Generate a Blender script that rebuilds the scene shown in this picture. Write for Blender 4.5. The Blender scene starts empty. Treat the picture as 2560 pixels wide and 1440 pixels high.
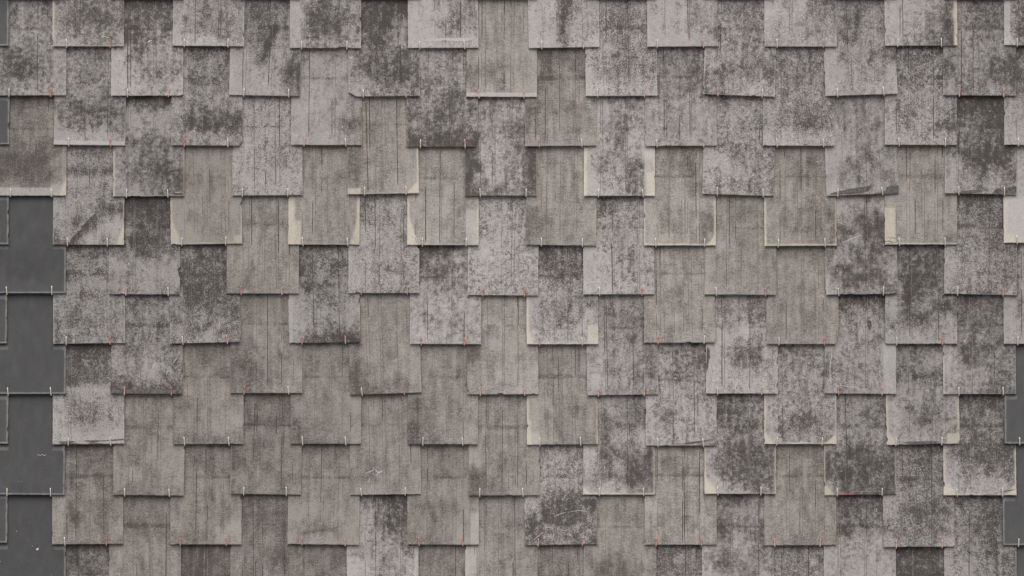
import bpy, math, random
from mathutils import Vector, noise as mnoise

# ------------------------------------------------------------------ camera, world, sun
S = 0.001685            # metres per photograph pixel on the wall plane
CZ = 3.0                # height of the picture's centre above the ground
sc = bpy.context.scene
cd = bpy.data.cameras.new('camera'); cam = bpy.data.objects.new('camera', cd)
sc.collection.objects.link(cam); sc.camera = cam
DIST = 14.0
cam.location = (0, -DIST, CZ); cam.rotation_euler = (math.radians(90), 0, 0)
cd.sensor_width = 36; cd.lens = 36 * DIST / (2560 * S)
cd.clip_start = 0.1; cd.clip_end = 500

SUN_EL, SUN_AZ = 58, -14       # degrees above the horizon; to the left of the camera
w = bpy.data.worlds.new("World"); sc.world = w; w.use_nodes = True
wn = w.node_tree.nodes; wl = w.node_tree.links
sky = wn.new('ShaderNodeTexSky'); sky.sky_type = 'NISHITA'; sky.sun_disc = False
sky.sun_elevation = math.radians(SUN_EL); sky.sun_rotation = math.radians(180 + SUN_AZ)
sky.air_density = 1.0; sky.dust_density = 6.0; sky.ozone_density = 0.6
bg = wn['Background']; wl.new(sky.outputs[0], bg.inputs[0]); bg.inputs[1].default_value = 0.05
sl = bpy.data.lights.new('sun', 'SUN'); so = bpy.data.objects.new('sun', sl)
sc.collection.objects.link(so); sl.energy = 1.5; sl.angle = math.radians(60); sl.color = (1, 0.983, 0.96)
so.rotation_euler = (math.radians(90 - SUN_EL), 0, math.radians(SUN_AZ)); so.location = (0, -5, 9)
sc.view_settings.view_transform = 'Standard'; sc.view_settings.look = 'None'
sc.view_settings.exposure = 1.02; sc.view_settings.gamma = 1

# ------------------------------------------------------------------ materials
class NT:
    def __init__(s, name):
        s.m = bpy.data.materials.new(name); s.m.use_nodes = True
        s.t = s.m.node_tree; s.n = s.t.nodes; s.l = s.t.links; s.b = s.n['Principled BSDF']
    def put(s, sock, v):
        if hasattr(v, 'node'): s.l.new(v, sock)
        elif isinstance(v, tuple) and len(v) == 3 and sock.type == 'RGBA': sock.default_value = (*v, 1)
        else: sock.default_value = v
    def math(s, op, a, b=0.0, c=0.0, clamp=False):
        n = s.n.new('ShaderNodeMath'); n.operation = op; n.use_clamp = clamp
        s.put(n.inputs[0], a); s.put(n.inputs[1], b); s.put(n.inputs[2], c); return n.outputs[0]
    def vmul(s, v, k):
        n = s.n.new('ShaderNodeVectorMath'); n.operation = 'MULTIPLY'
        s.put(n.inputs[0], v); n.inputs[1].default_value = k; return n.outputs[0]
    def noise(s, v, scale, detail=3, rough=.55, dist=0.0):
        n = s.n.new('ShaderNodeTexNoise'); n.noise_dimensions = '3D'
        s.put(n.inputs['Vector'], v); n.inputs['Scale'].default_value = scale
        n.inputs['Detail'].default_value = detail; n.inputs['Roughness'].default_value = rough
        n.inputs['Distortion'].default_value = dist; return n.outputs['Fac']
    def smooth(s, v, a, b, lo=0.0, hi=1.0):
        n = s.n.new('ShaderNodeMapRange'); n.interpolation_type = 'SMOOTHSTEP'
        s.put(n.inputs[0], v); n.inputs[1].default_value = a; n.inputs[2].default_value = b
        n.inputs[3].default_value = lo; n.inputs[4].default_value = hi; return n.outputs[0]
    def mix(s, f, a, b, mode='MIX'):
        n = s.n.new('ShaderNodeMix'); n.data_type = 'RGBA'; n.blend_type = mode
        s.put(n.inputs[0], f); s.put(n.inputs[6], a); s.put(n.inputs[7], b); return n.outputs[2]
    def coords(s):
        tc = s.n.new('ShaderNodeTexCoord'); oi = s.n.new('ShaderNodeObjectInfo')
        k = s.math('MULTIPLY', oi.outputs['Random'], 173.0)
        n = s.n.new('ShaderNodeVectorMath'); n.operation = 'ADD'
        s.l.new(tc.outputs['Object'], n.inputs[0]); s.l.new(k, n.inputs[1]); s.rand = oi.outputs['Random']
        return n.outputs[0]
    def attr(s, name):
        a = s.n.new('ShaderNodeAttribute'); a.attribute_name = name
        x = s.n.new('ShaderNodeSeparateColor'); s.l.new(a.outputs['Color'], x.inputs[0])
        return x.outputs[0], x.outputs[1], x.outputs[2]
    def bump(s, h, strength, dist):
        n = s.n.new('ShaderNodeBump'); n.inputs['Strength'].default_value = strength
        n.inputs['Distance'].default_value = dist; s.put(n.inputs['Height'], h)
        s.l.new(n.outputs[0], s.b.inputs['Normal'])

CREAM = (0.54, 0.50, 0.415)
def slate(kind):
    t = NT('weathered_' + kind); co = t.coords()
    stain, cream, pale = t.attr('wear')
    fine = t.noise(co, 185, 3, .8)
    tiny = t.noise(co, 420, 1, .5)
    grit = t.noise(co, 230, 2, .7)
    med = t.noise(co, 62, 5, .68, .25)
    big = t.noise(co, 17, 4, .6)
    streak = t.noise(t.vmul(co, (60, 1, 4)), 1.0, 3, .6)
    c2 = lambda v, k: t.math('MULTIPLY', t.math('SUBTRACT', v, .5), k)
    add = lambda *a: a[0] if len(a) == 1 else t.math('ADD', a[0], add(*a[1:]))
    if kind == 'mottled':
        amp = t.math('ADD', t.math('MULTIPLY', t.math('FRACT', t.math('MULTIPLY', t.rand, 7.31)), 1.5), .95)
        amp2 = t.math('ADD', t.math('MULTIPLY', t.math('FRACT', t.math('MULTIPLY', t.rand, 13.7)), .9), .85)
        d = add(t.math('MULTIPLY', stain, .98), c2(med, amp2), c2(fine, amp), c2(t.noise(co, 34, 5, .7, .6), .55), c2(tiny, .8), c2(big, .7), c2(streak, .5), .02)
        mask = t.smooth(d, .06, .98)
        light = t.mix(t.smooth(big, .3, .7), (.348, .335, .326), (.435, .421, .411))
        col = t.mix(mask, light, (.063, .057, .0545))
        flecks = t.math('MULTIPLY', t.smooth(fine, .62, .74), .28)
        col = t.mix(flecks, col, (.44, .43, .41))
        rough, bmp = .85, .35
    elif kind == 'canvas':
        rib = t.noise(t.vmul(co, (40, 1, 330)), 1.0, 2, .6)
        d = add(t.math('MULTIPLY', stain, 1.0), c2(med, .40), c2(fine, 1.1), c2(tiny, .7), c2(big, .45), c2(streak, .40), c2(rib, .45))
        mask = t.smooth(d, .12, .95)
        col = t.mix(mask, (.353, .336, .316), (.072, .066, .061))
        rough, bmp = .88, .25
    else:
        d = add(stain, c2(med, .25), c2(big, .45), c2(fine, .30))
        col = t.mix(t.smooth(d, 0, 1), (.102, .106, .110), (.055, .0575, .0605))
        rough, bmp = .62, .08
    # grain of mixed hue
    hue = t.noise(co, 300, 1, .5)
    col = t.mix(t.smooth(hue, .35, .65, 0, .10 if kind == 'canvas' else .04), col, (.31, .255, .18))
    # pale wash and cream rims
    pm = t.math('MULTIPLY', t.smooth(add(pale, c2(med, .8), c2(fine, .5)), .15, 1.1), .72)
    col = t.mix(pm, col, (.52, .51, .49) if kind != 'smooth' else (.30, .305, .31))
    cm = t.math('MULTIPLY', t.smooth(add(t.math('MULTIPLY', cream, .95), c2(med, .9), c2(fine, .9), c2(big, .5)), .15, 1.15), .88)
    col = t.mix(cm, col, CREAM)
    # painted brightness falloff per piece, plus slight random variation
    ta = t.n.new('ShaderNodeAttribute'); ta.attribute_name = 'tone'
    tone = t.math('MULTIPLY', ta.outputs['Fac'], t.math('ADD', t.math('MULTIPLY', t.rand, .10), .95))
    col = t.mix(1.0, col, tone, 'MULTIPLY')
    g = t.math('ADD', c2(grit, .85 if kind != 'smooth' else .40), 1.0)
    col = t.mix(1.0, col, g, 'MULTIPLY')
    t.put(t.b.inputs['Base Color'], col); t.b.inputs['Roughness'].default_value = rough
    t.b.inputs['Specular IOR Level'].default_value = .25
    t.bump(add(t.math('MULTIPLY', fine, .6), med), bmp, .002)
    return t.m

def plain(name, c, rough=.8, metal=0.0, var=.25, scale=300):
    t = NT(name); co = t.coords(); n = t.noise(co, scale, 2)
    col = t.mix(1.0, c, t.smooth(n, .3, .7, 1 - var, 1 + var), 'MULTIPLY')
    t.put(t.b.inputs['Base Color'], col); t.b.inputs['Roughness'].default_value = rough
    t.b.inputs['Metallic'].default_value = metal; return t.m

M = {'M': slate('mottled'), 'C': slate('canvas'), 'S': slate('smooth')}
M['line'] = plain('dark_score_line', (.060, .050, .045), .9, 0, .5, 120)
M['line2'] = plain('faint_score_line', (.150, .137, .127), .9, 0, .4, 120)
M['chalk'] = plain('chalk', (.52, .52, .51), .9, 0, .3, 200)
M['scuff'] = plain('pale_scuff', (.44, .43, .42), .9)
M['tar'] = plain('tar', (.085, .082, .080), .8, 0, .5, 110)
M['red'] = plain('red_paint', (.36, .07, .062), .6)
M['rim'] = plain('broken_edge', (.33, .31, .28), .9, 0, .45, 160)
M['rimS'] = plain('dark_broken_edge', (.12, .12, .12), .9)
M['rimP'] = plain('pink_edge', (.42, .22, .19), .9, 0, .3, 160)
MATS = ['body', 'rim', 'line', 'line2', 'chalk', 'scuff', 'tar', 'red']
def wire(name, top, low, metal):
    t = NT(name); tc = t.n.new('ShaderNodeTexCoord'); sp = t.n.new('ShaderNodeSeparateXYZ')
    t.l.new(tc.outputs['Object'], sp.inputs[0]); co = t.coords()
    h = t.math('ADD', sp.outputs[2], t.math('MULTIPLY', t.noise(co, 90, 2), .03))
    col = t.mix(t.smooth(h, .018, .036), low, top)
    t.put(t.b.inputs['Base Color'], col); t.b.inputs['Metallic'].default_value = metal
    t.b.inputs['Roughness'].default_value = .42; return t.m
W = {'s': wire('steel_wire', (.60, .57, .51), (.64, .61, .55), .25),
     'p': wire('worn_copper_wire', (.55, .27, .21), (.75, .62, .54), .3),
     'r': wire('red_copper_wire', (.50, .17, .13), (.70, .42, .35), .3)}

# ------------------------------------------------------------------ setting: ground and the wall behind the cladding
def link_mesh(name, vs, fs, mats, fm=None):
    me = bpy.data.meshes.new(name); me.from_pydata(vs, [], fs); me.update()
    for m in mats: me.materials.append(m)
    if fm: me.polygons.foreach_set('material_index', fm)
    o = bpy.data.objects.new(name, me); sc.collection.objects.link(o); return o
g = link_mesh('ground', [(-150, -300, 0), (150, -300, 0), (150, 60, 0), (-150, 60, 0)], [(0, 1, 2, 3)],
              [plain('paving', (.14, .135, .13), .9, 0, .2, 2)])
g['kind'] = 'structure'
x0, x1, y0, y1, z0, z1 = -2.35, 2.75, .036, .30, .0, 5.0
wv = [(x, y, z) for z in (z0, z1) for y in (y0, y1) for x in (x0, x1)]
wf = [(0, 1, 5, 4), (1, 3, 7, 5), (3, 2, 6, 7), (2, 0, 4, 6), (4, 5, 7, 6), (0, 2, 3, 1)]
b = link_mesh('wall', wv, wf, [plain('rough_boarding', (.16, .14, .12), .9, 0, .3, 8)])
b['kind'] = 'structure'

# ------------------------------------------------------------------ the shingles
ROW = 124.0            # px between courses
LEN = 356.0            # px length of a shingle
KT = 0.0082            # metres each course stands proud of the next one down
THK = 0.0050

FALLOFF_TONE = {}  # lens brightness falloff put into each shingle's colour, by column and course
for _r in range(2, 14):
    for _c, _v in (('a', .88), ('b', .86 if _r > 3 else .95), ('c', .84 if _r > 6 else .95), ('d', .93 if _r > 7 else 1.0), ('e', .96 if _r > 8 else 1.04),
                   ('f', 1.04), ('g', 1.0), ('h', .91 if _r > 6 else .97), ('i', .90 if _r > 5 else .95), ('j', .92)): FALLOFF_TONE[f'{_r}{_c}'] = _v
def lookup(grid, u, f):
    """grid rows top first; u 0..1 across, f 0..1 from bottom to top"""
    R = len(grid); 
    y = (1 - f) * R - .5; y = min(max(y, 0), R - 1); j = int(min(y, R - 2)) if R > 1 else 0
    C = len(grid[0]); x = min(max(u * C - .5, 0), C - 1); i = int(min(x, C - 2))
    fy = y - j; fx = x - i
    a = grid[j]; bb = grid[min(j + 1, R - 1)]
    fx = fx * fx * (3 - 2 * fx); fy = fy * fy * (3 - 2 * fy)
    return ((a[i] * (1 - fx) + a[i + 1] * fx) * (1 - fy) + (bb[i] * (1 - fx) + bb[i + 1] * fx) * fy) / 9

def axis(L, step):
    e = [0, 1.3, 3.2, 6, 9.5, 13.5]
    n = int((L - 27) / step); mid = [13.5 + (L - 27) * k / n for k in range(1, n)]
    return e + mid + [L - q for q in reversed(e)]

def build_shingle(key, row, xl, xr, yl, yr, typ, grid, feats, hooks, strokes, name=''):
    rnd = random.Random(key * 7 + 3)
    Wd = math.hypot(xr - xl, yr - yl); rot = math.atan2(yr - yl, xr - xl)
    G = [[int(c) for c in r] for r in grid.split('/')]
    gh = 124.0 if row == 1 else 248.0
    F = {}
    for tk in feats.split():
        k = ''.join(c for c in tk if c.isalpha() and c != 'x'); v = tk[len(k):]
        F[k] = tuple(float(q) for q in v.split('x')) if v else (1,)
    ph = rnd.uniform(0, 99); wa = rnd.uniform(-.0007, .0007); wb = rnd.uniform(-.0006, .0006)
    curl = rnd.uniform(0, .0034); cl, cr_ = rnd.uniform(-.0006, .0036), rnd.uniform(-.0006, .0036)
    if typ == 'S': curl, cl, cr_ = .0016, .0006, .0006
    def depth(x, z):      # px in, metres out; negative is towards the camera
        t = (x / Wd - .5)
        return KT * z / ROW + wa * 4 * t * t + wb * t * math.sin(z / 150 + ph) + .0002 * math.sin(x / 23 + ph) \
            - curl * max(0, 1 - z / 80) ** 2 - cl * (max(0, 1 - z / 110) * max(0, 1 - x / 110)) ** 2 \
            - cr_ * (max(0, 1 - z / 110) * max(0, 1 - (Wd - x) / 110)) ** 2
    def P(x, z, dy=0.0):
        return ((x - Wd / 2) * S, depth(x, z) + dy, z * S)
    xs = axis(Wd, 5.5)
    zs = [0, 1.3, 3.2, 6, 9.5, 13.5]
    while zs[-1] < 250: zs.append(zs[-1] + 5.5)
    while zs[-1] < LEN - 24: zs.append(zs[-1] + 18)
    zs.append(LEN)
    nx, nz = len(xs), len(zs)
    vs, wear = [], []
    ghost = rnd.choice([.1, .25, .35, .45]) if typ != 'S' else 0
    if 'g' in F: ghost = F['g'][0] / 10
    rim = rnd.uniform(.25, .75)
    lm, rm_ = rnd.uniform(0, .26), rnd.uniform(0, .26)
    def ck(a, t): return mnoise.noise(Vector((a, t / 9.0, key * 1.37)))
    for j, z in enumerate(zs):
        for i, x in enumerate(xs):
            px, pz = x, z
            # ragged outline
            if i < 2 or i >= nx - 2:
                q = max(0, ck(1 if i < 2 else 5, z)) * 1.6 + (max(0, ck(2 if i < 2 else 6, z * .5) - .38) * 12)
                q *= F.get('rag', (1,))[0] if i < 2 else F.get('rug', (1,))[0]
                px += q if i < 2 else -q
            if j < 2:
                q = max(0, ck(3, x)) * 1.3 + max(0, ck(4, x * .6) - .42) * 8; pz += q
            for side in ('cutL', 'cutR'):
                if side in F:
                    dx, dz = F[side]; ax = px if side == 'cutL' else Wd - px
                    s_ = ax / dx + pz / dz
                    if s_ < 1:
                        if s_ < 1e-4: nxp, nzp = dx * .5, dz * .5
                        else: nxp, nzp = ax / s_, pz / s_
                        pz = nzp; px = nxp if side == 'cutL' else Wd - nxp
            edge = i in (0, nx - 1) or j == 0
            vs.append(P(px, pz, .0009 if edge else 0))
            # wear map
            nv = Vector((x / 26, z / 30, key * 2.1)); n2 = Vector((x / 11, z / 12, key * 3.3))
            wx = x + 17 * mnoise.noise(nv) + 9 * mnoise.noise(n2)
            wz = z + 17 * mnoise.noise(nv + Vector((9, 4, 2))) + 9 * mnoise.noise(n2 + Vector((5, 1, 7)))
            if 'g0' in feats or z < 9: wx, wz = x, z
            st = lookup(G, min(max(wx / Wd, 0), 1), min(max(wz / gh, 0), 1.0))
            st += .16 * mnoise.noise(Vector((x / 14, z / 38, key)))
            cr = pa = 0.0; R_ = Wd - x
            wob = 1 + .35 * mnoise.noise(Vector((z / 22, x / 22, key)))
            low = 1.0 if z < ROW + 4 else .25
            ed = max(0, 1 - min(x, R_, z) / 3.2)
            if typ != 'S':
                pa += rim * ed * .9
                if typ == 'M':
                    pa += (lm * max(0, 1 - x / 34) + rm_ * max(0, 1 - R_ / 34)) * low * (1 - st * .6)
                if ghost:
                    gz = 170 + 3 * math.sin(key)
                    if abs(z - gz) < 4: st += ghost * .75 * (.6 + .9 * mnoise.noise(Vector((x / 40, 0, key))))
                    elif z > gz: st += ghost * .12
            else:
                e2 = min(R_, z, x) ; pa += .85 * math.exp(-((e2 - 2.5) / 3.0) ** 2) * (z < ROW) * wob
                if abs(z - 117) < 5 and (x < 34 or R_ < 34): pa += .6
                if z > ROW - 6 and (x < 34 or R_ < 34): pa += .10
            def band(v, wd, soft=9): return min(max((wd * wob - v) / soft + .5, 0), 1)
            for k_, v_ in (('L', x), ('R', R_), ('B', z)):
                if k_ in F:
                    lim = F[k_][1] if len(F[k_]) > 1 else ROW
                    lz = 1 if k_ == 'B' else min(max((lim - z) / 14, 0), 1)
                    cr = max(cr, band(v_, F[k_][0]) * lz)
            for k_, v_ in (('l', x), ('r', R_)):
                if k_ in F:
                    lim = F[k_][1] if len(F[k_]) > 1 else ROW
                    pa = max(pa, (.72 if v_ < F[k_][0] else 0) * min(max((lim - z) / 14, 0), 1))
            if 'b' in F: pa = max(pa, .78 if z < F['b'][0] else 0)
            if 'CL' in F:
                a, c = F['CL']; cr = max(cr, min(max((1 - (x / a + z / c)) * 4, 0), 1) * .95)
            if 'CR' in F:
                a, c = F['CR']; cr = max(cr, min(max((1 - (R_ / a + z / c)) * 4, 0), 1) * .95)
            if 'K' in F and x < F['K'][0] and z < F['K'][1]: cr = max(cr, .85)
            if 'k' in F and R_ < F['k'][0] and z < F['k'][1]: cr = max(cr, .75)
            wear.append((min(max(st, 0), 1), min(cr, 1), min(pa, 1), 1))
    fs, fm = [], []
    for j in range(nz - 1):
        for i in range(nx - 1):
            a = j * nx + i; fs.append((a, a + 1, a + nx + 1, a + nx)); fm.append(0)
    # rim and back
    loop = [i for i in range(nx)] + [j * nx + nx - 1 for j in range(1, nz)] + \
           [(nz - 1) * nx + i for i in range(nx - 2, -1, -1)] + [j * nx for j in range(nz - 2, 0, -1)]
    off = len(vs)
    for q in loop:
        x_, y_, z_ = vs[q]; vs.append((x_, y_ - .0009 + THK, z_)); wear.append(wear[q])
    n = len(loop)
    for k in range(n):
        fs.append((loop[k], off + k, off + (k + 1) % n, loop[(k + 1) % n])); fm.append(1)
    fs.append(tuple(off + k for k in range(n))); fm.append(1)
    # strips (score lines, chalk, scuffs) and patches, a fraction of a millimetre proud of the face
    ca, sa = math.cos(rot), math.sin(rot)
    mx, my = (xl + xr) / 2, (yl + yr) / 2
    def loc(gx, gy):     # photograph pixel -> px on this shingle
        dx, dy = gx - mx, gy - my
        return dx * ca + dy * sa + Wd / 2, dx * sa - dy * ca
    for ax_, ay_, bx_, by_, sw, amt, one in SMEAR.get(name, []):
        (a0, a1), (b0, b1) = loc(ax_, ay_), loc(bx_, by_); ll = math.hypot(b0 - a0, b1 - a1)
        ux, uz = (b0 - a0) / ll, (b1 - a1) / ll
        for j, z in enumerate(zs):
            for i, x in enumerate(xs):
                al = (x - a0) * ux + (z - a1) * uz; dd = (x - a0) * uz - (z - a1) * ux
                dd *= 1 + .5 * mnoise.noise(Vector((x / 18, z / 18, key)))
                f = min(max(al / 12, 0), 1) * min(max((ll - al) / 12, 0), 1)
                q = max(0, 1 - abs(dd) / sw)
                if one: q = min(max(1 + dd / sw, 0), 1) * (dd < 0) - .9 * min(max(1 - dd / (sw * 1.6), 0), 1) * (dd >= 0)
                w_ = wear[j * nx + i]; wear[j * nx + i] = (min(max(w_[0] + amt * q * f, 0), 1),) + w_[1:]
    def strip(pts, wd, mi, dy):
        L = []; 
        for k, (x, z) in enumerate(pts):
            p0 = pts[max(k - 1, 0)]; p1 = pts[min(k + 1, len(pts) - 1)]
            dx, dz = p1[0] - p0[0], p1[1] - p0[1]; m = math.hypot(dx, dz) or 1
            wk = wd * (.35 if k in (0, len(pts) - 1) else 1) * rnd.uniform(.8, 1.2) / 2
            L.append((x + dz / m * wk, z - dx / m * wk, x - dz / m * wk, z + dx / m * wk))
        base = len(vs)
        for a in L:
            vs.append(P(a[0], a[1], dy)); vs.append(P(a[2], a[3], dy)); wear.extend([(0, 0, 0, 1)] * 2)
        for k in range(len(L) - 1):
            q = base + 2 * k; fs.append((q, q + 2, q + 3, q + 1)); fm.append(mi)
    def vline(x, za, zb, wd, mi, dy=-.00022):
        m = max(2, int(abs(zb - za) / 9)); sl = rnd.uniform(-.012, .012)
        strip([(x + sl * (k / m) * (zb - za) + rnd.uniform(-.25, .25), za + (zb - za) * k / m) for k in range(m + 1)], wd, mi, dy)
    if typ != 'S':
        if typ == 'M':
            base = [(.37, .95), (.405, .9), (.72, .85), (.755, .6), (.22, .4), (.55, .25)]
        else:
            base = [(.16, .5), (.20, .3), (.30, .95), (.335, .8), (.50, .95), (.535, .9), (.56, .3), (.69, .8), (.735, .9), (.80, .5), (.42, .4)]
        if rnd.random() < .5: base = [(1 - a, p) for a, p in base]
        sh = rnd.uniform(-.05, .05)
        for a, p in base:
            if rnd.random() > p: continue
            x = (a + sh + rnd.uniform(-.012, .012)) * Wd
            z = rnd.uniform(2, 30)
            while z < 246:
                ln = rnd.uniform(35, 250 if p > .8 else 170 if p > .5 else 90); zb = min(z + ln, 247)
                strong = rnd.random() < (.28 if typ == 'M' else .22)
                if zb - z > 6 and not (F.get('cutL') and z < 16 and x < 24):
                    vline(x, z, zb, rnd.uniform(1.3, 2.1) if strong else rnd.uniform(.9, 1.7), 2 if strong else 3)
                z = zb + rnd.uniform(4, 26 if p > .5 else 80)
        if typ == 'M':      # shallow pocks
            for _ in range(rnd.randint(0, 3)):
                x = rnd.uniform(12, Wd - 12); z = rnd.uniform(25, 235)
                strip([(x, z), (x + .8, z + 1.6), (x + rnd.uniform(-1, 1), z + rnd.uniform(3, 5))], rnd.uniform(1.4, 2.4), rnd.choice([2, 5, 4]), -.00024)
    for _ in range(rnd.randint(0, 4)):
        x = rnd.uniform(8, Wd - 8); z = rnd.uniform(8, 240); q = rnd.uniform(.8, 1.5)
        strip([(x, z), (x + q * .4, z + q), (x, z + 2 * q)], q, 5 if rnd.random() < .7 else 4, -.00024)
    for mat, wd, pts in strokes:
        pl = [loc(*p) for p in pts]; mi = MATS.index(mat)
        if wd == 0:
            base_ = len(vs)
            for x, z in pl: vs.append(P(min(max(x, .8), Wd - .8), max(z, .8), -.0005)); wear.append((0, 0, 0, 1))
            fs.append(tuple(range(base_, len(vs)))); fm.append(mi)
        else: strip(pl, wd, mi, -.00042)
    mats = [M[typ], M['rimS'] if typ == 'S' else (M['rimP'] if 'pink' in F else M['rim'])] + [M[k] for k in MATS[2:]]
    root = bpy.data.objects.new('shingle', None); sc.collection.objects.link(root); root.empty_display_size = .05
    o = link_mesh('slate_panel', vs, fs, mats, fm); o.parent = root
    ca_ = o.data.color_attributes.new('wear', 'FLOAT_COLOR', 'POINT')
    ca_.data.foreach_set('color', [c for q in wear for c in q])
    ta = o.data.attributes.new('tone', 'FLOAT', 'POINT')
    ta.data.foreach_set('value', [FALLOFF_TONE.get(f'{row}{"abcdefghij"[min(int((mx + 12) // 147.5 // 2), 9)]}', 1.0) * F.get('t', (100,))[0] / 100] * len(vs))
    root.location = ((mx - 1280) * S, 0, (720 - my) * S + CZ); root.rotation_euler = (0, rot, 0)
    # the two wire hooks that carry the lower edge
    for hx, tint in hooks:
        x, _z = loc(hx, my); lean = rnd.uniform(-1.8, 1.2)
        hk = hook_mesh(tint, round(lean, 1)); h = bpy.data.objects.new('hook', hk); sc.collection.objects.link(h)
        h.parent = root; h.location = ((x - Wd / 2) * S, depth(x, 0), 0)
        h.scale = (1, 1, rnd.uniform(.93, 1.06))
    return root

HM = {}
def hook_mesh(tint, lean):
    if (tint, lean) in HM: return HM[(tint, lean)]
    r = .0025
    front = -r - .0004; back = THK + r + .0004
    path = [(0, back, .020), (0, back, .004)]
    for k in range(0, 7):
        a = math.pi * k / 6; yc = (front + back) / 2; rr = (back - front) / 2
        path.append((lean * S * .2 * k / 6, yc + rr * math.cos(a), -.0022 - rr * .55 * math.sin(a)))
    path += [(lean * S * .6, front - .0006, .010), (lean * S, front - .0014, .019), (lean * S * 1.2, front - .0010, .026),
             (lean * S * 1.3 - .0006, front + .0006, .0298)]
    pts = [Vector(p) for p in path]; vs, fs = [], []; N = 10
    for i, p in enumerate(pts):
        d = (pts[min(i + 1, len(pts) - 1)] - pts[max(i - 1, 0)]).normalized()
        u = d.cross(Vector((1, 0, 0))).normalized(); v = d.cross(u)
        rr = r * (.8 if i == len(pts) - 1 else 1)
        for k in range(N):
            a = 2 * math.pi * k / N; vs.append(tuple(p + (u * math.cos(a) + v * math.sin(a)) * rr))
    for i in range(len(pts) - 1):
        for k in range(N):
            a = i * N + k; b2 = i * N + (k + 1) % N; fs.append((a, b2, b2 + N, a + N))
    fs.append(tuple(range(N))); fs.append(tuple(range((len(pts) - 1) * N, len(pts) * N)))
    me = bpy.data.meshes.new('hook'); me.from_pydata(vs, [], fs); me.materials.append(W[tint]); me.update()
    me.polygons.foreach_set('use_smooth', [True] * len(me.polygons))
    HM[(tint, lean)] = me; return me

# directional smears: (x0, y0, x1, y1, width px, strength, one-sided)
SMEAR = {'5b': [(240, 528, 166, 611, 30, .4, 1)], '1f': [(1420, -5, 1394, 114, 10, .4, 0)], '2c': [(690, 60, 652, 165, 16, .35, 0), (738, 130, 712, 215, 14, .3, 0)],
         '8e': [(1196, 840, 1170, 910, 20, .25, 0)], '2h': [(2146, 20, 2138, 115, 9, .35, 0), (2182, 120, 2172, 170, 9, .35, 0)], '11d': [(745, 1334, 850, 1320, 6, .3, 0)],
         '6c': [(640, 660, 600, 730, 14, .18, 0)], '7c': [(560, 790, 520, 850, 16, -.35, 0)], '8b': [(400, 905, 370, 950, 14, -.35, 0)], '7f': [(1480, 770, 1440, 840, 14, -.3, 0)]}
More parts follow.
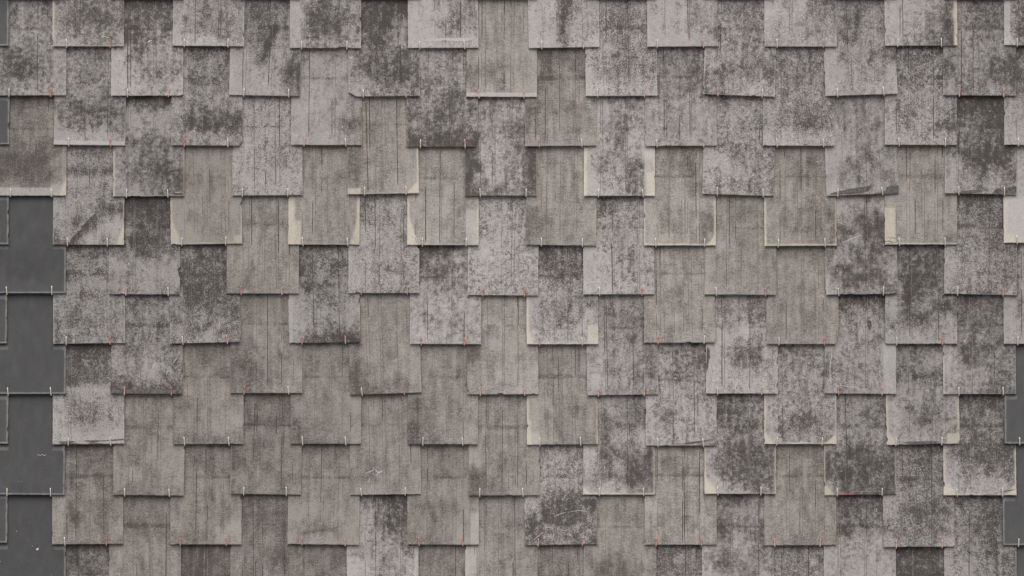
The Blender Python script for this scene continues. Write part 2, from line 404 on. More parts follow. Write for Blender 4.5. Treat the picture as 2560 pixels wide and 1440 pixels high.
# (column, xl, xr, yl, yr, type, stain grid, features, hooks, look)
D = {
1: [
 ('a',-157,21.6,115,115,'S','5555/5555','','','smooth slate grey sliver in the top left corner'),
 ('b',130.7,310,116,116,'M','56665/46786/57676/46555/33554','L5 B2 pink','167s 275r','pink-rimmed grey shingle with brown blotches'),
 ('c',431.5,610,114.5,116,'M','45555/34554/46665/35564/22233','','461s 570s','grey shingle speckled brown, paler along its foot'),
 ('d',724.2,902.6,120.3,120.6,'M','16754/17865/17885/27764/24543','','754s 867s','shingle with dark brown middle and pale left side'),
 ('e',1019.7,1196,120.3,119.6,'M','12454/11365/12464/11343/11222','r2','1050s 1162s','light shingle with a whitish bar above its right hook'),
 ('f',1322,1499,120.6,117.7,'M','12753/12743/12634/12633/11421','','1354s 1459p','light shingle with one slanting dark streak'),
 ('g',1618,1794.7,117,116,'M','12343/22244/13254/12235/11133','','1643s 1759p','pale shingle with small dark spots on its right'),
 ('h',1911,2091.4,116.4,116.6,'M','34366/23365/32454/33454/44333','','1943s 2058r','grey shingle speckled darker at upper right'),
 ('i',2212,2394,114.5,113.7,'M','12346/12356/12368/12468/24568','R10','2244s 2354s','shingle dark at right inside a cream right rim'),
 ('j',2510,2690,113.5,114,'M','58888/58888/57888/57888/37777','l14','2543s','dark brown shingle with ragged pale left margin, at the right edge')],
2: [
 ('a',-12,165.7,239,238.6,'M','44454/44443/34444/57643/68753/44343','g5','23s 127r','mottled shingle with a dark smudge line, against the left edge'),
 ('b',277.6,458,239.6,239.2,'M','77777/67766/67655/16544/13555/12332','cutR7x4','319s 421p','shingle dark above and pale at both lower sides, corner slightly chipped'),
 ('c',572.7,750.5,237.6,241,'M','56664/56654/45745/24635/13247/12236','','609s 722s','light shingle with a dark central smear and dark right side'),
 ('d',871.4,1050.4,241.7,240,'M','88888/88865/67736/56676/57787/34565','cutL20x12','908s 1015p','dark brown shingle with its lower left corner cut off'),
 ('e',1165.3,1342.6,242,242.8,'C','44443/33443/44444/43433/65543/43433','b11','1198p 1310p','smooth khaki shingle with whitish foot'),
 ('f',1464,1643,240.4,239.4,'M','44544/46655/45645/33665/26655/12333','','1494s 1611p','grey shingle, dark spots along its centre and pale lower left corner'),
 ('g',1757.4,1936.8,235.6,242,'M','44554/44555/45554/34455/46666/65323','','1795p 1905s','clockwise tilted grey shingle with pale lower right patch'),
 ('h',2063.2,2244,240.4,234.8,'M','35554/36545/36436/24346/23343/23332','','2094s 2210s','counterclockwise tilted light shingle with long dark vertical stain'),
 ('i',2357.6,2540.2,238.2,239.6,'M','44655/44665/44655/34444/64467/65587/45445','','2398p 2509p','grey shingle with two dark patches low down, near the right edge')],
3: [
 ('a',-157,23.7,361.5,361.5,'S','5555/5555','','','smooth slate grey sliver at the left edge, below the first mottled one'),
 ('b',134,313,362,364,'M','55554/44544/35543/26465/57766/36565/11112','b13','172s 277r','brown stained shingle with a straight pale foot'),
 ('c',427.5,605.7,363.4,364.5,'M','56655/35465/36655/35443/36665/48888/44434','cutR8x11','461r 570s','shingle with a dark brown cloud above its foot, right corner broken'),
 ('d',727,905.2,362.4,363.2,'M','33333/33323/33434/22243/22334/23356/22234','','760p 865s','light even grey shingle with a dark spot at lower right'),
 ('e',1015.8,1194.3,366.6,367,'M','24455/34445/56455/54675/66766/66765/78888','','1051s 1163p','shingle darkening to a nearly black foot'),
 ('f',1313,1491.8,365.8,364.2,'C','57655/56465/56545/54445/66554/64554/44443','g4','1348r 1455s','brown ribbed shingle with chalk marks at its upper right'),
 ('g',1612.9,1792.4,365.5,364.5,'M','65555/45566/45566/34434/45444/33434','','1643s 1759p','evenly speckled brownish grey shingle'),
 ('h',1906.7,2086.4,364.3,365,'M','55565/56565/46656/45545/35565/45665/22333','g3','1943s 2059s','speckled shingle with a paler strip along its foot'),
 ('i',2211.7,2392.5,362.2,363,'M','66665/55545/56655/34443/45444/36356/22334','g4','2248s 2363s','grey shingle with a horizontal ghost line across its upper half'),
 ('j',2510.4,2690,362.5,363,'M','66677/66677/66677/33356/33367/22244','','2546s','mottled shingle cut by the right edge, pale lower left corner')],
4: [
 ('a',-12,165.5,489.2,489.5,'C','66655/55544/55555/66665/77774/77774/55554','b24 CR20x60 r38x40','26s 129s','olive brown shingle with straight pale foot and cream right corner'),
 ('b',282.8,461.2,491.4,490.6,'M','77777/32322/22323/46655/54655/45675/35667/43468','L6 B2 R2','316s 420s','strongly peppered black-and-grey shingle with thin cream left rim'),
 ('c',580.4,756.9,489.2,488,'M','34333/33333/23233/13333/22454/23343/22322/33223','rag2.5','606s 719s','bluish light shingle with a crumbling left edge'),
 ('d',869.3,1047.5,486.2,483.3,'C','44444/44444/44443/45443/64443/65443/64543/55433','R5 CR38x42 B2 K33x15','912s 1015s','shingle with a curved cream right rim and cream lower corners'),
 ('e',1161,1342.3,489.2,489,'M','44444/44445/44567/65457/73358/84458/83347/86656','','1201s 1315s','dark shingle with scratched pale centre'),
 ('f',1459.5,1637.5,490,490,'M','24453/23554/23643/33633/25532/25376/13375/13465','L9 R4 k22x60 r25','1496s 1608s','pale shingle with peppery centre between cream left and right rims'),
 ('g',1755.3,1934.4,484.8,490.6,'M','45444/44345/44455/24445/25565/22455/34345/44455','','1793s 1908s','clockwise tilted grey shingle with pale left side'),
 ('h',2066.7,2247.7,490,483.2,'M','45545/35445/24654/34554/22645/26654/35445/24634','','2094s 2207s','counterclockwise tilted shingle with a black wedge along its foot'),
 ('i',2361.4,2541.4,483.2,486.8,'M','88887/87787/66676/66677/57888/38886/24546/34434','','2397s 2511s','shingle with dark brown cloud in its middle and black smear at foot')],
5: [
 ('a',-157,21.7,611.6,611.6,'S','5555/5555','','','dark smooth sliver at the left edge, topmost of the dark run'),
 ('b',131.6,309.8,611.6,612.4,'M','55555/44444/77777/22333/33543/33354/24577/37742/58521/76243','CR24x66 g0 R2','169s 269s','light shingle with diagonal black smear and ochre right corner'),
 ('c',426.8,605.6,612,609,'C','44433/44333/34434/35443/33433/22432/24443/22443/22332','L5 CL34x90 k24x24 R3 B3','454s 564s','sandy shingle with cream rims at left, right and foot'),
 ('d',720,899,611.4,612.2,'C','44554/44444/44454/44444/33444/33444/34443/34445','K31x62 L18x120 R9 CR30x90 B2','758s 870s','shingle with a broad cream block at its lower left'),
 ('e',1017.7,1196.6,612.7,613,'C','44444/44444/44444/34444/33344/33354/33344/33345','L7 CL32x110 R4 r34x100 B2','1056s 1165s','khaki shingle with a white slash at lower left'),
 ('f',1313.6,1490.4,612,614.6,'C','44444/45444/44444/34443/44454/65443/65443/55444','','1353s 1456s','olive brown shingle with faint pale scratches at upper right'),
 ('g',1609.6,1789.7,613.8,613.8,'C','44554/44554/45454/34465/34334/35456/34546/33345','L3 R5 B5 CR22x40','1640s 1761s','cloudy brown shingle with thin cream rim right and below'),
 ('h',1911,2091.7,615.2,614.2,'C','44444/44554/44554/33454/54455/35556/45565/44456','L6 B5 R3','1945s 2063s','cloudy brown shingle outlined by thin cream rim on left and foot'),
 ('i',2211.8,2393.4,611.4,611.4,'C','45544/44344/44455/43444/33444/33434/33444/33445','K30x92 b4','2249s 2363s','finely ribbed shingle with tan block and scribble at lower left'),
 ('j',2509.4,2690,607.2,607,'M','22222/22222/11111/01011/00101/11111','L10 CL60x40 l190','2543s','whitish shingle cut off by the right edge')],
6: [
 ('a',-12,164.7,733.5,733.5,'S','4444/4555/5555/5555/6666/6776/4444','','18s 130s','smooth charcoal shingle, uppermost of the large dark ones at left'),
 ('b',271.4,449.6,735.7,736.5,'M','88888/78877/77877/55665/68776/68776/46755/23333/34222/44333/44344','','315p 421s','shingle dark brown above and pale below'),
 ('c',566,746.9,733.8,734.3,'C','44444/44444/45554/44444/34444/43444/44444/44453/54544','','603r 705p','smooth ribbed shingle with two copper hooks and a small nick'),
 ('d',870.9,1048.3,733,733,'M','34443/54434/45444/32334/23355/34443/23334/24544/22334/34454','','903r 1018r','light finely speckled shingle held by two red hooks'),
 ('e',1168.8,1345.5,737.6,739.2,'M','43345/34343/33243/34243/22343/22334/32343/43434/34444','','1207r 1311r','light shingle with thin diagonal cracks'),
 ('f',1458.2,1635.9,736.2,735.7,'M','46554/36333/34444/34444/13433/13443/12543/12354/12343/22333','g4','1499s 1605r','light shingle, whitish along its left side'),
 ('g',1760.7,1940.2,736.3,737.6,'C','44444/44554/44444/44444/33444/34445/34454/44444/33444','','1791s 1914r','brownish grey shingle with small scratches at lower right'),
 ('h',2064.1,2244.5,737,734.4,'M','23443/23443/55878/57787/84578/64675/55865/68474/48885/35556','','2097s 2208s','blackened shingle with white scratches and pale top'),
 ('i',2359.5,2540.8,734.4,738.3,'M','67766/66676/55666/55565/45565/34566/24445/23456/34446/44564','','2394s 2507r','grey shingle with dark streaks at right, red right hook')],
7: [
 ('a',-157,17.6,858.7,858.7,'S','5555/5555','','','dark smooth sliver at the left edge, second of the dark run'),
 ('b',133.3,312.8,859.5,857.6,'M','56554/44644/45545/66565/24333/35544/44554/45444/66554/44544/55444','','166s 275r','peppered grey shingle with one bright red right hook'),
 ('c',424.7,602.6,859.2,855.1,'M','65676/56777/67668/77676/58887/48876/57677/66466/46766/54346','','458s 569p','shingle blackened at upper middle, tilted slightly left side down'),
 ('d',722,901.3,858.4,855.4,'M','76554/75545/76465/85354/17743/15642/13542/13342/13432/14465/27788','l12 rag2.5','755r 864p','light shingle with ragged white left margin and black foot'),
 ('e',1024.5,1202.8,860,860.8,'M','88752/86534/75656/66533/35554/34444/33333/44334/33443/23344/23333','','1053r 1161r','grey shingle with a black patch at its upper left'),
 ('f',1316.3,1495.8,860.8,860.6,'M','77666/77665/56776/55655/34544/24454/34555/35643/34653/24332/22222','L7 B4 k30x50 CL20x60','1349r 1456s','light shingle with dark upper part and cream rim left and below'),
 ('g',1610.4,1788.7,857.6,856.5,'C','44444/44444/44444/44444/44544/45544/44444/45444/45444','','1645r 1760s','plain warm brown shingle without stains'),
 ('h',1916.2,2096.5,860,860.3,'C','55554/44454/44444/44544/44444/44554/54554/44544','cutR8x26 g0','1947s 2061r','plain brown shingle with a dark nick and red right hook'),
 ('i',2213,2393.4,860,860,'M','76666/66776/57776/57776/38776/28656/27667/27676/46653/33333/22222','','2242s 2356r','shingle with black upper left and light grey foot'),
 ('j',2509.4,2690,859.6,860,'M','44444/44444/34444/34444/24544/22222','','2544s','pale grey shingle cut by the right edge, above the dark smooth one')],
8: [
 ('a',-12,164.7,985.4,985.2,'S','5555/5555/4555/5555/5555','','21s 128s','smooth charcoal shingle with faint pale outline, second large dark one'),
 ('b',276.5,456.9,984.3,985.4,'M','55554/45544/35544/65555/35554/45556/36545/35445/45346/44255/75467/88888','','311p 429r','shingle with scratched surface and black band along its foot'),
 ('c',575.5,755.5,982.7,982.7,'C','45444/44444/44344/44344/45344/65454/76444/66543/55533','','610r 722s','olive shingle shaded dark at lower left, red left hook'),
 ('d',875,1054.6,987.3,981.6,'C','44444/44444/44444/44444/54443/63443/64443/74453/76554','','906s 1011r','counterclockwise tilted smooth shingle with dark lower left corner'),
 ('e',1168,1346.3,986.5,985.7,'C','44444/44444/44444/45444/64434/64444/54433/44333/54433','','1201p 1312p','smooth shingle with dim diagonal shade at left, copper hooks'),
 ('f',1468,1646,988.4,986,'M','44444/45455/45556/45556/35565/24455/36455/35345/35456/23464/44445','','1496p 1610p','finely speckled grey shingle with bluish left side'),
 ('g',1765.3,1944.4,984,984,'M','34344/65566/34455/33344/22244/23563/24773/23673/23343/22223/24323','L2','1794s 1904p','light shingle with dark cloud and black broken left edge'),
 ('h',2061.3,2240.3,983.6,985.2,'M','77777/46445/54344/54334/34454/23433/54343/64444/34434/34444','r31x140','2097r 2205p','shingle with pale right margin and a thin white bent scratch'),
 ('i',2358.2,2540.1,985.5,984.9,'M','66666/66666/56665/66665/35665/36775/27755/24456/34555/44566','L3 rag1.5','2397s 2508s','dark mottled shingle with thin pinkish cream left rim')],
9: [
 ('a',-157,20.5,1109.8,1109.8,'S','5555/5555','','','dark smooth sliver at the left edge, third of the dark run'),
 ('b',131.5,310.9,1111,1110.3,'M','88888/77766/67666/88765/54224/25333/25543/15643/12422/11111','g0','171s 277s','light shingle with black upper part and torn black strip at foot'),
 ('c',432.9,609.4,1110.6,1110,'C','55555/45544/44454/44444/34444/54444/54443/54443/44434/65555','','462s 573s','greenish grey shingle with long black score lines'),
 ('d',725.7,903,1109.8,1110,'C','44444/44444/34444/34444/44443/44532/44433/44433/65443/66553','','757s 865s','smooth shingle with bluish pale area at right of centre'),
 ('e',1018.6,1195.2,1110.6,1110.8,'C','44444/44444/44454/54445/45544/65443/65444/75543/76544','','1057s 1157s','smooth shingle darkened at its lower left corner'),
 ('f',1317.5,1494.8,1112.4,1110.6,'C','44444/44444/44434/44444/34444/24554/25554/24544/23555','L7 K10x60 R3 l34x40','1350s 1452s','brown shingle with wavy cream left rim'),
 ('g',1614.2,1792,1114.2,1114.2,'M','44566/44566/34545/44545/23345/25344/26333/35334/25334/34445','','1645s 1759s','light streaky shingle with thin black slash at lower right'),
 ('h',1910.7,2091.4,1110.4,1110.4,'M','55544/45554/55545/55445/34554/34544/34544/25664/36655/14544','L5 B3 CL32x36 CR36x30 R3','1942s 2055s','shingle framed in cream left, right and below, corners widest'),
 ('i',2216.6,2399.8,1112.3,1109.4,'M','66555/45434/56445/65555/23543/34444/25654/25654/24444/22333','L6 CL34x50 R5 k34x30','2239s 2354s','cream-rimmed shingle with black brush stroke at foot'),
 ('j',2511.3,2690,1109.7,1110,'S','4444/4444/4444','','2549s','smooth dark grey shingle, upper of two at the right edge')],
10: [
 ('a',-12,161.9,1237,1237.8,'S','5555/5555/5555/5555/4555','','18s 127s','smooth charcoal shingle with a tiny pale scribble'),
 ('b',281.8,459.9,1237.3,1239.3,'C','44444/44444/55544/55544/45433/45433/44443/44543/55544','','312s 424s','smooth shingle with pale bluish flare along its right side'),
 ('c',575.5,752.2,1234.4,1237,'C','55555/55555/66555/55445/55544/65554/65544/44455/55454','','609s 716s','cross-ribbed greenish shingle with small white scrapes at lower right'),
 ('d',875,1052,1237.3,1235.2,'C','44444/44444/44444/34454/43443/45444/46544/55443/43444','R1.5 B1.5','904s 1013s','shingle with white chalky splashes in its middle'),
 ('e',1171.5,1349.6,1238.8,1238.3,'C','44444/44444/44444/34444/25444/24544/65553/75444/75544','','1199s 1308s','smooth shingle with dark blotch at left edge near its foot'),
 ('f',1458,1637,1236.7,1236.7,'M','44454/34555/46567/55656/27443/27564/27658/27577/36487/45587/22366','B5 R3 CL26x24','1498s 1609s','peppered shingle with bright cream foot'),
 ('g',1760.7,1939.9,1234.6,1235,'M','66555/67655/76655/66665/45665/37776/47777/56888/37776/15777/13366','L5 CL48x56 R4 B2','1795s 1902s','blackish shingle with cream left rim and lower left corner'),
 ('h',2061.3,2241.6,1238.5,1235.6,'M','54445/44556/54555/34455/33545/35655/67877/77787/78788/67767/47777','L3 CL30x44 R3','2093s 2205s','blackish shingle with a smear of red paint on its foot'),
 ('i',2358.8,2540.8,1238.2,1237.8,'M','77777/66666/76656/77656/45767/57778/57787/36676/35556/13345/12233','L6 R5 B3 CL50x44 CR30x40','2393s 2506s','dark shingle with rounded cream lower corners, near the right edge')],
11: [
 ('a',-157,18.5,1357.2,1357.2,'S','5555/5555','','','dark smooth sliver at the left edge, lowest of the dark run'),
 ('b',130.3,308.3,1360.8,1359.8,'C','66666/55655/55555/56565/55555/36565/37565/45554/45555','g4','163s 266r','brown ribbed shingle with chalk ticks at upper left'),
 ('c',425.2,603.8,1361,1361,'C','55555/55555/44555/44444/44544/44554/45454/45432/55533','','451r 566r','smooth shingle, pale along its right, with two red hooks'),
 ('d',718.5,897.3,1360,1362.6,'C','55555/44444/44444/44444/44444/33443/23433/45543/33333','','755r 863p','smooth shingle with pale clouds and a slanting dark smudge'),
 ('e',1017.8,1197.3,1361.6,1362,'C','44544/44544/44544/45443/44444/46544/45543/44433/55533','g4 r20x90','1048r 1157r','streaky shingle with pale arc at its lower right'),
 ('f',1312.6,1493.2,1363.4,1360.3,'M','44444/44344/54344/43344/23444/25776/27888/48886/78876/75665/65566','','1345p 1456r','shingle with a round black stain crossed by white scratches'),
 ('g',1611.7,1792,1361.9,1361.9,'C','44444/55444/44554/44444/44444/34444/45544/44444/55445','g4','1640r 1753r','smooth brown-grey shingle above a pair of red hooks'),
 ('h',1910.7,2091.4,1363.7,1363,'C','55555/55455/44555/55554/44455/44454/44454/45555','','1937p 2050p','ribbed brown shingle with chalk signs at left'),
 ('i',2208.3,2387.6,1367.6,1366.6,'M','55665/46665/55556/56665/25554/36675/26776/46664/66565/45553','','2240p 2355p','mottled shingle hanging lowest in its course, dark centre and pale sides'),
 ('j',2507,2690,1363.4,1363.4,'S','4444/4444/4444','','2546s','smooth dark grey shingle, lower of two at the right edge')],
12: [
 ('a',-14,164.4,1485,1485,'S','5555/5555/5555/5555/5555','','18s 128s','smooth charcoal shingle in the bottom left corner with white spot'),
 ('b',272.8,452,1485,1485,'C','55555/55555/55555/66666/44444/44444/44444/45544/44554/55555','','310s 420s','ribbed shingle with pale chalk curl, reaching the bottom edge'),
 ('c',575.9,756.5,1485,1485,'C','66666/66666/56666/55466/45566/45565/55555/55555','','608s 720s','smoky brown-grey shingle at the bottom edge with white speck'),
 ('d',866.2,1046.3,1485,1485,'M','36788/24687/23576/23567/24345/12433/12533/13333','r12','905s 1012s','light shingle with black upper right and pale right margin, at bottom edge'),
 ('e',1163,1343.7,1485,1485,'C','44444/44444/45454/44544/33444/34544/44444/44444','l28','1198s 1308s','smooth shingle with ghostly handwriting at its left, at bottom edge'),
 ('f',1459.3,1641.2,1485,1485,'C','44444/44444/54454/44444/44444/45544/57654/47664/55555','g4','1496s 1608s','smooth shingle with a dark smudge touching the bottom edge'),
 ('g',1754.8,1934.4,1485,1485,'M','66655/55443/66655/76566/34345/47565/37655/24553/34444','g4','1793s 1905s','mottled shingle with small black spot at right, at bottom edge'),
 ('h',2059.7,2240.3,1485,1485,'M','66776/57656/44656/77445/23322/23333/24223/22222/33333','g5','2092s 2206s','dark-topped shingle turning light with black flecks, at bottom edge'),
 ('i',2360.7,2541.7,1485,1485,'M','55667/45676/45676/45676/34575/34556/33455/33333','','2396s 2508s','streaky grey shingle in the bottom right, beside the dark smooth one')],
13: [
 ('b',132,310,1609,1609,'M','77666/66655/66655/55555','','','bit of dark mottled shingle next to the dark corner one'),
 ('c',430,608,1609,1609,'C','77766/66666/55555','','','bit of bluish dark shingle below the two-red-hook smooth one'),
 ('d',724,902,1609,1609,'C','55555/55555/55555','','','bit of brown ribbed shingle below the slanting smudge one'),
 ('e',1019,1197,1609,1609,'C','55555/55555/55555','','','bit of plain brown shingle below the pale-arc one'),
 ('f',1317,1495,1609,1609,'C','55555/55555/55555','','','bit of brown shingle below the round black stain'),
 ('g',1614,1792,1609,1609,'M','66566/44555/55555','','','bit of peppery shingle between two smooth ones'),
 ('h',1911,2091,1609,1609,'M','55555/56655/55555','','','bit of streaky dark grey shingle below the chalk-sign one'),
 ('i',2212,2394,1609,1609,'M','88777/88788/77777','','','bit of very dark shingle below the lowest hanging one'),
 ('j',2510,2690,1609,1609,'S','4444/4444','','','smooth dark sliver in the bottom right corner')],
}
# marks seen on single shingles, in photograph pixels: (material, stroke width px (0 = filled patch), points)
K = {
 '1b':[('chalk',1.6,[(252,92),(262,91),(272,94),(262,97)]),('red',.8,[(196,115.4),(204,115.3)]),('red',.8,[(240,115.3),(250,115.2)]),('red',1.0,[(284,115.2),(300,115.4)])],
 '1e':[('scuff',7,[(1060,101),(1085,100),(1110,98),(1140,99),(1170,98),(1184,96)])],
 '2b':[('chalk',3,[(368,106),(373,102),(379,100)]),('chalk',1.8,[(353,27),(355,29)]),('chalk',2.2,[(407,64),(410,60)]),('scuff',1.8,[(440,133),(442,142),(446,150)])],
 '1j':[('scuff',2.5,[(2522,80),(2526,96),(2532,108),(2538,112)])],
 '2d':[('chalk',3,[(873,143),(877,145),(881,142)])],
 '2i':[('scuff',1.6,[(2475,228),(2490,226),(2505,227)]),('scuff',1.2,[(2470,232),(2498,232)])],
 '4a':[('chalk',1.3,[(151,452),(148,456),(146,459)]),('chalk',1.3,[(145,459),(142,463),(144,462)]),('chalk',1.2,[(150,463),(148,466)])],
 '3f':[('chalk',1.4,[(1469,252),(1477,253),(1478,256)]),('chalk',1.4,[(1470,258),(1477,253)]),('chalk',1.4,[(1467,262),(1474,262),(1476,265),(1474,269),(1466,269)]),('scuff',1.2,[(1470,285),(1474,290)])],
 '4h':[('tar',0,[(2075,484),(2092,479),(2140,469.5),(2182,463.5),(2176,472),(2170,479),(2130,484.5),(2076,487)]),('tar',0,[(2216,467),(2246,462.5),(2247,481.5),(2215,484.5),(2180,485),(2214,478)]),('scuff',1.8,[(2115,475),(2118,481),(2113,480)]),('scuff',1.6,[(2240,482),(2247,480.5)])],
 '4i':[('tar',0,[(2388,481.5),(2420,476),(2458,474),(2452,480),(2425,484),(2390,484)]),('tar',0,[(2490,471),(2541,466),(2541,484),(2478,485),(2484,478)]),('scuff',1.1,[(2500,473),(2540,469)]),('scuff',1.0,[(2480,480),(2538,477)])],
 '4b':[('scuff',2.6,[(435,480),(444,481),(452,480)]),('tar',1.6,[(459,455),(460,486)])],
 '4h2':[],
 '5b':[('tar',3.2,[(133.4,542),(134.5,546),(134,550)]),('chalk',1.2,[(134,554),(133.6,605)])],
 '5c':[('scuff',2.4,[(492,607),(510,607.5),(527,606)])],
 '5e':[('chalk',3.2,[(1029,574),(1035,586),(1042,598)]),('scuff',1.5,[(1048,540),(1048,566)]),('scuff',1.5,[(1162,532),(1162,588)])],
 '5f':[('scuff',1.6,[(1482,504),(1478,509),(1474,514)]),('scuff',1.4,[(1476,514),(1472,520),(1476,520)]),('tar',2,[(1432,562),(1435,559)])],
 '5i':[('line',1.2,[(2214,590),(2218,597),(2222,592),(2226,598),(2231,592),(2236,597),(2242,592),(2248,596)]),('line',1.6,[(2214,604),(2222,602),(2230,605),(2240,607)]),('line',1.2,[(2216,609),(2226,607),(2234,610)]),('line',.9,[(2242,588),(2252,590)])],
 '4h3':[],
 '3h':[], '5h':[('chalk',1.6,[(2039,404),(2046,404.5),(2050,405)])],
 '6c':[('tar',3,[(678.5,597),(680,599),(679.5,601)])],
 '6h':[('scuff',1.4,[(2094,555),(2105,559),(2114,562)]),('chalk',1.2,[(2118,604),(2130,597),(2142,592),(2154,587)]),('chalk',2.4,[(2155,581),(2157,583)]),('scuff',1.3,[(2105,608),(2120,600),(2132,594)]),('scuff',1.1,[(2184,655),(2190,657)])],
 '6e':[('line2',1.2,[(1340,598),(1325,612),(1312,622),(1300,632),(1288,645)]),('line2',1.3,[(1318,622),(1308,630),(1302,636)]),('line2',1.3,[(1280,680),(1265,686),(1250,692),(1240,700)]),('line2',1.1,[(1250,555),(1244,565),(1232,575)])],
 '6g':[('chalk',1,[(1916,712),(1920,714),(1924,715)]),('scuff',1,[(1917,718),(1922,712)])],
 '6i':[('tar',2.6,[(2366,634),(2367,640)])],
 '7e':[('line2',1.6,[(1122,838),(1116,844),(1112,849)]),('line2',1.2,[(1150,790),(1154,800),(1150,806)])],
 '7h':[('line',2,[(2050,843),(2049.5,847)])],
 '8b':[('tar',0,[(276.8,984),(280,976),(320,974),(380,972),(430,976),(456,972),(456.5,984.5)]),('scuff',2,[(292,940),(296,934),(300,938),(306,933)]),('scuff',2.4,[(378,925),(385,912),(392,904)]),('scuff',2.4,[(430,912),(438,900),(443,893)]),('scuff',2,[(322,932),(328,936)]),('scuff',2.2,[(415,938),(420,925),(426,930)]),('scuff',2,[(380,945),(388,940)])],
 '8g':[('tar',0,[(1768,868),(1773,872),(1776,880),(1774,886),(1777,892),(1772,902),(1771,918),(1767,930),(1766,934),(1766,900)]),('line',1.2,[(1775,868),(1777,874)]),('line',1.6,[(1781,924),(1782,934)])],
 '8h':[('scuff',1.8,[(2078,870),(2080,888),(2076,905),(2075,930),(2077,955),(2079,962)]),('scuff',1.6,[(2079,962),(2110,965),(2150,969)]),('tar',0,[(2168,802),(2172,799),(2179,803),(2180,815),(2177,826),(2173,824),(2169,812)])],
 '9b':[('tar',0,[(146,1103),(160,1103.5),(176,1102),(190,1103.5),(180,1107),(210,1110),(152,1110.4)]),('tar',0,[(208,1101),(232,1100.5),(262,1101),(282,1098.5),(310.5,1096.5),(310.5,1100),(288,1102),(250,1103),(236,1106),(262,1109),(310.5,1108),(310.5,1110),(218,1110.6),(226,1106)]),('tar',2,[(309,1000),(310,1006)]),('tar',2.6,[(308.6,1028),(309.4,1035)])],
 '9g':[('tar',0,[(1700,1110),(1732,1104),(1750,1102),(1772,1099),(1790,1097),(1772,1102),(1752,1106),(1722,1110.5)])],
 '9i':[('tar',0,[(2252,1107),(2275,1103.5),(2310,1103),(2340,1103),(2352,1104),(2338,1107),(2362,1109),(2330,1110.2),(2280,1110)]),('tar',3,[(2398,1072),(2396,1079)])],
 '9h':[('scuff',4,[(1966,1107),(1985,1108),(2010,1106.5),(2030,1108)]),('tar',3,[(2087,991),(2086,995)])],
 '10a':[('chalk',1.1,[(91,1138),(96,1137),(101,1139),(104,1136),(110,1139),(115,1137)]),('scuff',1,[(46,1202),(48,1206)]),('scuff',1,[(53,1203),(55,1205)])],
 '10c':[('scuff',2,[(737,1218),(740,1226)]),('scuff',1.3,[(727,1232),(738,1233)])],
 '10d':[('chalk',1.6,[(913,1184),(922,1180),(931,1177),(935,1168)]),('chalk',2.6,[(938,1174),(944,1180),(950,1184)]),('chalk',2,[(940,1189),(947,1182),(954,1178),(956,1174)]),('chalk',1.6,[(925,1194),(922,1202),(924,1209)]),('chalk',1.4,[(928,1215),(930,1220)]),('chalk',1.4,[(1011,1143),(1008,1150)]),('chalk',1.4,[(1009,1142),(1013,1147)]),('chalk',1.2,[(938,1186),(946,1190)])],
 '10g':[('chalk',1.8,[(1797,1233),(1808,1232.6),(1818,1231.5)]),('red',1.6,[(1884,1234),(1898,1234)])],
 '10h':[('red',0,[(2097,1237),(2100,1234.6),(2133,1234),(2135,1236.6)]),('chalk',1.4,[(2102,1236),(2108,1235.4)]),('chalk',1.6,[(2198,1236),(2206,1235)]),('scuff',1,[(2134,1228),(2200,1228)]),('tar',2.4,[(2067,1119),(2065,1124)])],
 '10i':[('tar',1.8,[(2460,1236.5),(2490,1235)]),('tar',0,[(2508,1227),(2520,1225.5),(2540,1222),(2528,1227),(2512,1229)])],
 '11b':[('chalk',1.4,[(154,1245),(150,1248),(152,1252)]),('chalk',1.3,[(149,1251),(144,1255),(146,1257)]),('chalk',1.3,[(143,1246),(146,1248)]),('line',2.4,[(178,1160),(178.5,1165)])],
 '11d':[('line2',2,[(773,1328),(800,1324),(830,1321),(846,1319)])],
 '11f':[('scuff',2,[(1334,1349),(1346,1340),(1358,1330)]),('scuff',1.6,[(1386,1293),(1395,1287),(1408,1283),(1416,1280)]),('scuff',1.6,[(1362,1320),(1374,1318),(1384,1322)]),('scuff',1.3,[(1338,1315),(1347,1325)]),('scuff',1.4,[(1420,1281),(1445,1276),(1470,1280)]),('chalk',1.8,[(1332,1305),(1334,1306)]),('scuff',1.6,[(1398,1322),(1412,1327),(1424,1322)])],
 '11h':[('chalk',1.2,[(1938,1243),(1945,1243),(1945,1248)]),('chalk',1.2,[(1938,1248),(1945,1248)]),('chalk',1.2,[(1940,1261),(1946,1257)]),('chalk',1.2,[(1939,1289),(1943,1286),(1948,1290)]),('chalk',1.2,[(1941,1296),(1946,1293),(1949,1288)]),('tar',2.6,[(1954,1254),(1955,1260)])],
 '12a':[('chalk',5,[(90,1375),(93,1373),(96,1371)])],
 '12b':[('chalk',1.5,[(288,1434),(298,1434),(298,1440)]),('scuff',1.3,[(296,1376),(299,1380),(294,1382)])],
 '12c':[('chalk',3.6,[(613,1410),(615,1413)])],
 '12d':[('tar',3,[(1044.4,1400),(1045,1405)])],
 '12e':[('scuff',1.3,[(1177,1381),(1184,1381),(1184,1385),(1177,1386)]),('chalk',1.2,[(1180,1399),(1186,1395)]),('scuff',1.2,[(1180,1414),(1183,1421)]),('scuff',1.2,[(1178,1430),(1185,1432)])],
 '12g':[('tar',4,[(1929,1387),(1927,1391)])],
 '12h':[('tar',2.6,[(2107,1388),(2104,1394)]),('tar',2.2,[(2112,1382),(2110,1386)]),('line',1.6,[(2094,1424),(2090,1434)]),('line',1.6,[(2122,1378),(2118,1384)])],
 '12i':[('tar',2.4,[(2363,1420),(2362,1427)])],
}
ORD = ['', 'first', 'second', 'third', 'fourth', 'fifth', 'sixth', 'seventh', 'eighth', 'ninth', 'tenth']
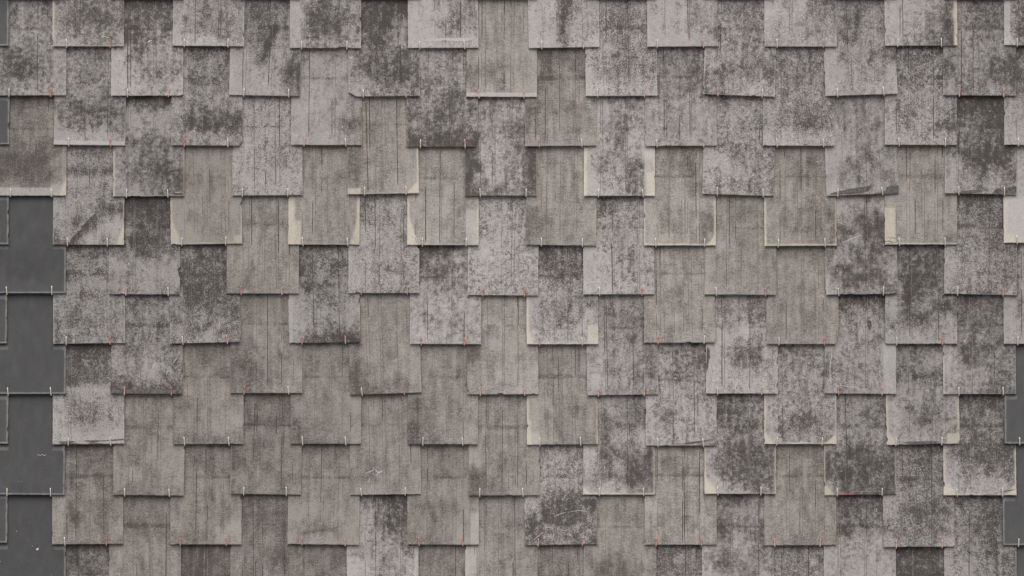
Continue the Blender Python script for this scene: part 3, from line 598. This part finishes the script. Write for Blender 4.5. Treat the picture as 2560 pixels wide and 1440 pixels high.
RN = ['', 'top', 'second', 'third', 'fourth', 'fifth', 'sixth', 'seventh', 'eighth', 'ninth', 'tenth', 'eleventh', 'twelfth', 'bottom']
GROUP = 'weathered shingles lapped over the wall'
key = 0
for row in sorted(D):
    for n, (c, xl, xr, yl, yr, typ, grid, feats, hooks, look) in enumerate(D[row], 1):
        key += 1
        hk = [(float(h[:-1]), h[-1]) for h in hooks.split()]
        if c == 'a' and not hk: hk = [(-125, 's'), (-20, 's')]
        if c == 'j' and len(hk) == 1: hk.append((2655, 's'))
        if row == 13: hk = [(xl + 32, 's'), (xr - 32, 's')]
        o = build_shingle(key, row, xl, xr, yl, yr, typ, grid, feats, hk, K.get(f'{row}{c}', []), f'{row}{c}')
        if row < 13:
            o['label'] = look if len(look.split()) > 9 else f'{look}, {ORD[n]} from left in {RN[row]} row'
        else:
            o['label'] = look
        o['category'] = 'shingle'; o['group'] = GROUP
# the cladding carries on past the frame: the courses just above and below
rr = random.Random(5)
for row in (-1, 0, 14):
    cols = [(-157, 21), (132, 310), (430, 608), (724, 902), (1019, 1197), (1317, 1495), (1614, 1792), (1911, 2091), (2212, 2394), (2510, 2690)] \
        if row % 2 else [(-12, 165), (277, 456), (574, 752), (871, 1050), (1165, 1343), (1462, 1641), (1758, 1937), (2062, 2242), (2360, 2541)]
    for xl, xr in cols:
        key += 1; y = -4 + row * 124.2 + rr.uniform(-1, 1) if row < 1 else 1733
        o = build_shingle(key, row, xl, xr, y, y, rr.choice('MMC'), '55554/45545/44554/45554', '', [(xl + 32, 's'), (xr - 32, 's')], [])
        o['label'] = 'weathered grey shingle of the courses just outside the photographed stretch'
        o['category'] = 'shingle'; o['group'] = 'shingles beyond the picture'
